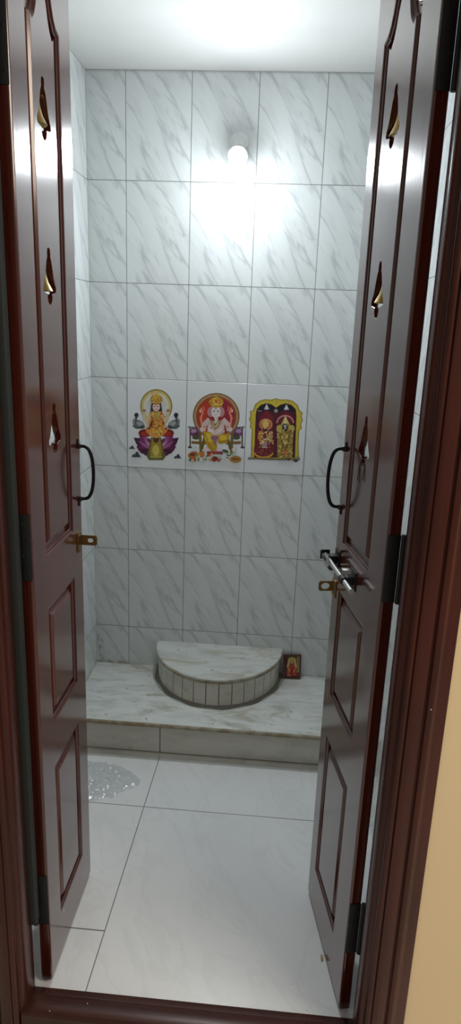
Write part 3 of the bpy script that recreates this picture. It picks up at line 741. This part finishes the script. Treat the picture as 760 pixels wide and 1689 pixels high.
# left figure
P.poly([(140, 480), (340, 470), (362, 640), (345, 815), (225, 850), (104, 800), (116, 620)], (100, 20, 38)); P.ell(225, 770, 122, 72, (206, 150, 60), 0, 28, 0, 180); P.ell(225, 755, 112, 62, (112, 22, 40)); P.poly([(104, 690), (345, 690), (345, 760), (104, 760)], (104, 20, 40))
P.ell(254, 412, 82, 74, (206, 132, 96)); P.ell(252, 414, 66, 60, (170, 84, 60)); P.ell(250, 400, 46, 50, (206, 168, 90)); P.poly([(210, 440), (250, 340), (292, 440)], (216, 180, 100)); P.ell(244, 478, 28, 36, (36, 24, 24)); P.ell(244, 455, 20, 14, (206, 170, 100))
P.poly([(166, 500), (215, 480), (200, 600), (225, 660), (180, 640), (150, 580)], (186, 130, 56)); P.poly([(330, 490), (290, 500), (300, 570), (262, 640), (320, 640), (345, 560)], (164, 130, 96)); P.ell(245, 570, 40, 60, (176, 140, 92)); P.ell(245, 560, 24, 36, (104, 40, 40))
P.dots(70, 150, 490, 345, 660, 9, [(226, 190, 110), (206, 150, 70), (150, 90, 50), (230, 220, 190)])
for i in range(5):
    for j in range(4): P.ell(205 + i * 14 + (j % 2) * 7, 640 + j * 20, 6, 7, (224, 196, 190), n=8)
P.dots(36, 112, 680, 340, 800, 5, [(206, 150, 70), (186, 110, 60)])
# right figure
P.ell(496, 395, 112, 104, (196, 118, 120), 0, 28, 180, 360); P.ell(496, 400, 94, 88, (96, 34, 40), 0, 28, 180, 360); P.poly([(450, 400), (498, 300), (546, 400)], (206, 180, 100)); P.poly([(482, 420), (498, 300), (514, 420)], (216, 206, 176))
P.poly([(388, 440), (450, 400), (546, 400), (606, 450), (592, 620), (586, 850), (396, 850), (400, 620)], (156, 136, 62)); P.ell(420, 460, 34, 44, (186, 166, 86)); P.ell(580, 460, 34, 44, (186, 166, 86))
P.ell(494, 450, 34, 50, (34, 28, 30)); P.poly([(478, 415), (512, 415), (504, 470), (486, 470)], (196, 196, 196)); P.line([(494, 420), (494, 465)], 6, (170, 40, 36))
P.poly([(440, 520), (540, 520), (560, 700), (550, 840), (430, 840), (425, 700)], (172, 150, 66)); P.line([(430, 520), (460, 650), (490, 740), (530, 650), (552, 520)], 22, (124, 98, 40)); P.line([(450, 520), (492, 640), (532, 520)], 16, (206, 186, 110))
P.dots(150, 398, 480, 590, 845, 9, [(206, 186, 96), (128, 104, 40), (226, 206, 130), (140, 70, 40)])
P.dots(16, 420, 740, 560, 800, 11, [(156, 60, 36), (206, 110, 60)])
P.line([(30, 840), (345, 852)], 20, (110, 106, 84)); P.line([(345, 852), (680, 850)], 16, (96, 88, 60)); P.ell(48, 840, 24, 18, (120, 126, 126)); P.ell(630, 868, 28, 16, (56, 60, 66)); P.ell(660, 830, 24, 14, (126, 128, 118)); P.ell(540, 850, 16, 12, (40, 30, 26))
finish(o, P)

# ------------------------------------------------------------------ small framed picture standing on the platform
card = empty('framed_picture', (.757, -.036, ZP))
card.rotation_euler = (R(-12), 0, R(4))
tag(card, 'small red and gold picture leaning on the tiles beside the half-round pedestal', 'picture')
CW, CHh = .082, .112
bm = cut_board([rect(-CW / 2, 0, CW / 2, CHh), rect(-CW / 2 + .006, .006, CW / 2 - .006, CHh - .006)], .006, .0012, 1)
for v in bm.verts: u, z, n = v.co; v.co = (u, n, z)
fix(bm); obj('frame', bm, wood('card_frame', (.10, .035, .02), (.06, .02, .012), .35), card)
bm = bmesh.new(); box(bm, (-CW / 2 + .005, -.002, .005), (CW / 2 - .005, .004, CHh - .005)); fix(bm); obj('backing', bm, M['thread'], card)
P = Print(lambda x, y: (x, y), -.00225)
P.poly(rect(-.035, .006, .035, .106), (120, 54, 40)); P.poly(rect(-.035, .082, .035, .106), (96, 92, 44)); P.poly(rect(.022, .03, .035, .106), (150, 128, 86)); P.poly(rect(-.035, .006, -.022, .106), (84, 44, 34))
P.poly([(-.024, .056), (-.016, .094), (-.004, .100), (.004, .100), (.016, .094), (.024, .056), (.014, .05), (-.014, .05)], (196, 168, 120)); P.poly([(-.012, .05), (-.006, .094), (.006, .094), (.012, .05)], (104, 64, 30))
P.poly([(-.022, .012), (-.016, .056), (0, .074), (.016, .056), (.022, .012)], (176, 60, 40)); P.ell(0, .078, .0065, .008, (206, 150, 110), n=14); P.ell(0, .089, .008, .006, (200, 160, 60), n=14)
P.poly([(-.01, .014), (-.006, .05), (.006, .05), (.01, .014)], (140, 30, 34)); P.ell(-.012, .04, .005, .012, (206, 120, 80), 20, 10); P.ell(.012, .04, .005, .012, (206, 120, 80), -20, 10)
P.poly(rect(-.03, .006, .03, .014), (84, 24, 34)); P.dots(26, -.02, .014, .02, .06, .0018, [(220, 180, 90), (206, 90, 60), (230, 190, 150)])
finish(card, P, 'picture_print')

# ------------------------------------------------------------------ wall lamp
LB = Vector((.4387, -.145, 2.2725)); ax = Vector((.01, -.845, -.535)).normalized()
lamp = empty('wall_lamp', (.432, 0, 2.345))
tag(lamp, 'lit white bulb in an angled holder high on the back wall', 'lamp')
LL = Matrix.Translation(-lamp.location)
rot = ax.to_track_quat('Z', 'Y').to_matrix().to_4x4()
AT = Matrix.Translation(LB) @ rot
base = Vector((.432, 0, 2.352))
bm = bmesh.new(); lathe(bm, [(0, .016), (.020, .016), (.030, .012), (.036, .004), (.036, .0005), (0, .0005)], Matrix.Translation(base) @ Matrix.Rotation(R(90), 4, 'X'), 36)
pobj('base_plate', bm, M['white_plastic'], lamp, LL)
bm = bmesh.new()
q = LB - ax * .085
tube(bm, [base + Vector((0, -.012, 0)), base + Vector((0, -.026, -.004)), q], [.017, .018, .020], 20)
lathe(bm, [(.012, -.092), (.021, -.088), (.0225, -.060), (.0225, -.056), (.015, -.055)], AT, 28)
pobj('holder', bm, M['white_plastic'], lamp, LL)
bm = bmesh.new(); lathe(bm, [(.013, -.060), (.0145, -.054), (.019, -.046), (.029, -.022), (.0335, -.006), (.0335, -.002), (.031, -.0015), (0, -.0015)], AT, 36)
tag(pobj('bulb_collar', bm, M['white_plastic'], lamp, LL), 'white plastic bulb collar')
bm = bmesh.new()
lathe(bm, [(.0325, -.001)] + [(.0335 * math.cos(R(a)), .001 + .0095 * math.sin(R(a))) for a in range(0, 90, 9)] + [(0, .0105)], AT, 40)
tag(pobj('bulb_dome', bm, M['bulb'], lamp, LL), 'glowing white bulb dome')

# ------------------------------------------------------------------ crumpled clear bag on the floor
bm = bmesh.new(); N = 46
g = []
for i in range(N + 1):
    row = []
    for j in range(N + 1):
        u, v = i / N * 2 - 1, j / N * 2 - 1
        r = max(abs(u), abs(v)); k = 1 if r == 0 else r / math.hypot(u, v)
        a = math.atan2(v, u); e = 1 + .14 * math.sin(3 * a + 1) + .20 * noise.noise(Vector((math.cos(a) * 1.7, math.sin(a) * 1.7, 4))) + .10 * noise.noise(Vector((math.cos(a) * 6, math.sin(a) * 6, 1)))
        x, y = .035 + u * k * .122 * e, -.645 + v * k * .118 * e
        h = noise.fractal(Vector((x * 26, y * 26, 2.1)), .8, 2.2, 4); h2 = abs(noise.noise(Vector((x * 42, y * 30, 9))))
        z = .0025 + max(0, .012 + .016 * h + .014 * (1 - h2 * 2.4)) * (1 - r ** 3)
        row.append(bm.verts.new((x, y, z)))
    g.append(row)
for i in range(N):
    for j in range(N): bm.faces.new((g[i][j], g[i + 1][j], g[i + 1][j + 1], g[i][j + 1]))
fix(bm)
tag(obj('plastic_bag', bm, M['film'], None, True, 180), 'crumpled clear plastic bag lying on the floor below the platform', 'bag')

# crumb of dry putty under the right leaf
bm = bmesh.new(); bmesh.ops.create_icosphere(bm, subdivisions=2, radius=.006)
for v in bm.verts:
    v.co *= 1 + .35 * noise.noise(v.co * 180); v.co.x *= .7; v.co.y *= 1.7; v.co.z = max(v.co.z * .6, -.003)
bm.transform(Matrix.Translation((.838, -1.310, .0032)))
tag(obj('putty_crumb', bm, M['putty'], None), 'tan crumb of dry putty on the floor under the right door leaf', 'crumb')

# ------------------------------------------------------------------ daylight of the hall we stand in
w = bpy.data.worlds.new('hall_light'); scene.world = w; w.use_nodes = True
w.node_tree.nodes['Background'].inputs[0].default_value = (1.0, .94, .84, 1)
w.node_tree.nodes['Background'].inputs[1].default_value = .29
# the hall's own ceiling lamp, up behind the viewer's right shoulder
hl = bpy.data.lights.new('hall_ceiling_lamp', 'AREA'); hl.shape = 'RECTANGLE'; hl.size = 1.2; hl.size_y = .9
hl.energy = 38; hl.color = (1.0, .90, .76)
ho = bpy.data.objects.new('hall_ceiling_lamp', hl); COL.objects.link(ho)
ho.location = (2.4, -2.55, 2.7)
ho.rotation_euler = (Vector((1.1, -1.6, .7)) - Vector(ho.location)).to_track_quat('-Z', 'Y').to_euler()

# ------------------------------------------------------------------ camera
f, yaw, pitch, roll = 1110.24, -.0673806, -.2730558, .0365544
fw = Vector((math.sin(yaw) * math.cos(pitch), math.cos(yaw) * math.cos(pitch), math.sin(pitch)))
r_ = Vector((math.cos(yaw), -math.sin(yaw), 0)); u_ = r_.cross(fw)
c, s = math.cos(roll), math.sin(roll)
rx, ux = c * r_ + s * u_, -s * r_ + c * u_
cam = bpy.data.cameras.new('camera'); co = bpy.data.objects.new('camera', cam); COL.objects.link(co)
mw = Matrix.Identity(4)
for i in range(3): mw[i][0], mw[i][1], mw[i][2] = rx[i], ux[i], -fw[i]
mw.translation = Vector((.63851, -2.80157, 1.69635))
co.matrix_world = mw
cam.sensor_fit = 'VERTICAL'; cam.sensor_height = 24; cam.lens = f / 1689 * 24; cam.clip_start = .02
scene.camera = co

vs = scene.view_settings
vs.view_transform = 'Standard'; vs.look = 'None'; vs.gamma = 1; vs.use_curve_mapping = False; vs.exposure = 0
scene.display_settings.display_device = 'sRGB'
scene.cycles.max_bounces = 10; scene.cycles.diffuse_bounces = 6
scene.cycles.sample_clamp_indirect = 4
scene.cycles.caustics_reflective = False
scene.cycles.use_denoising = True
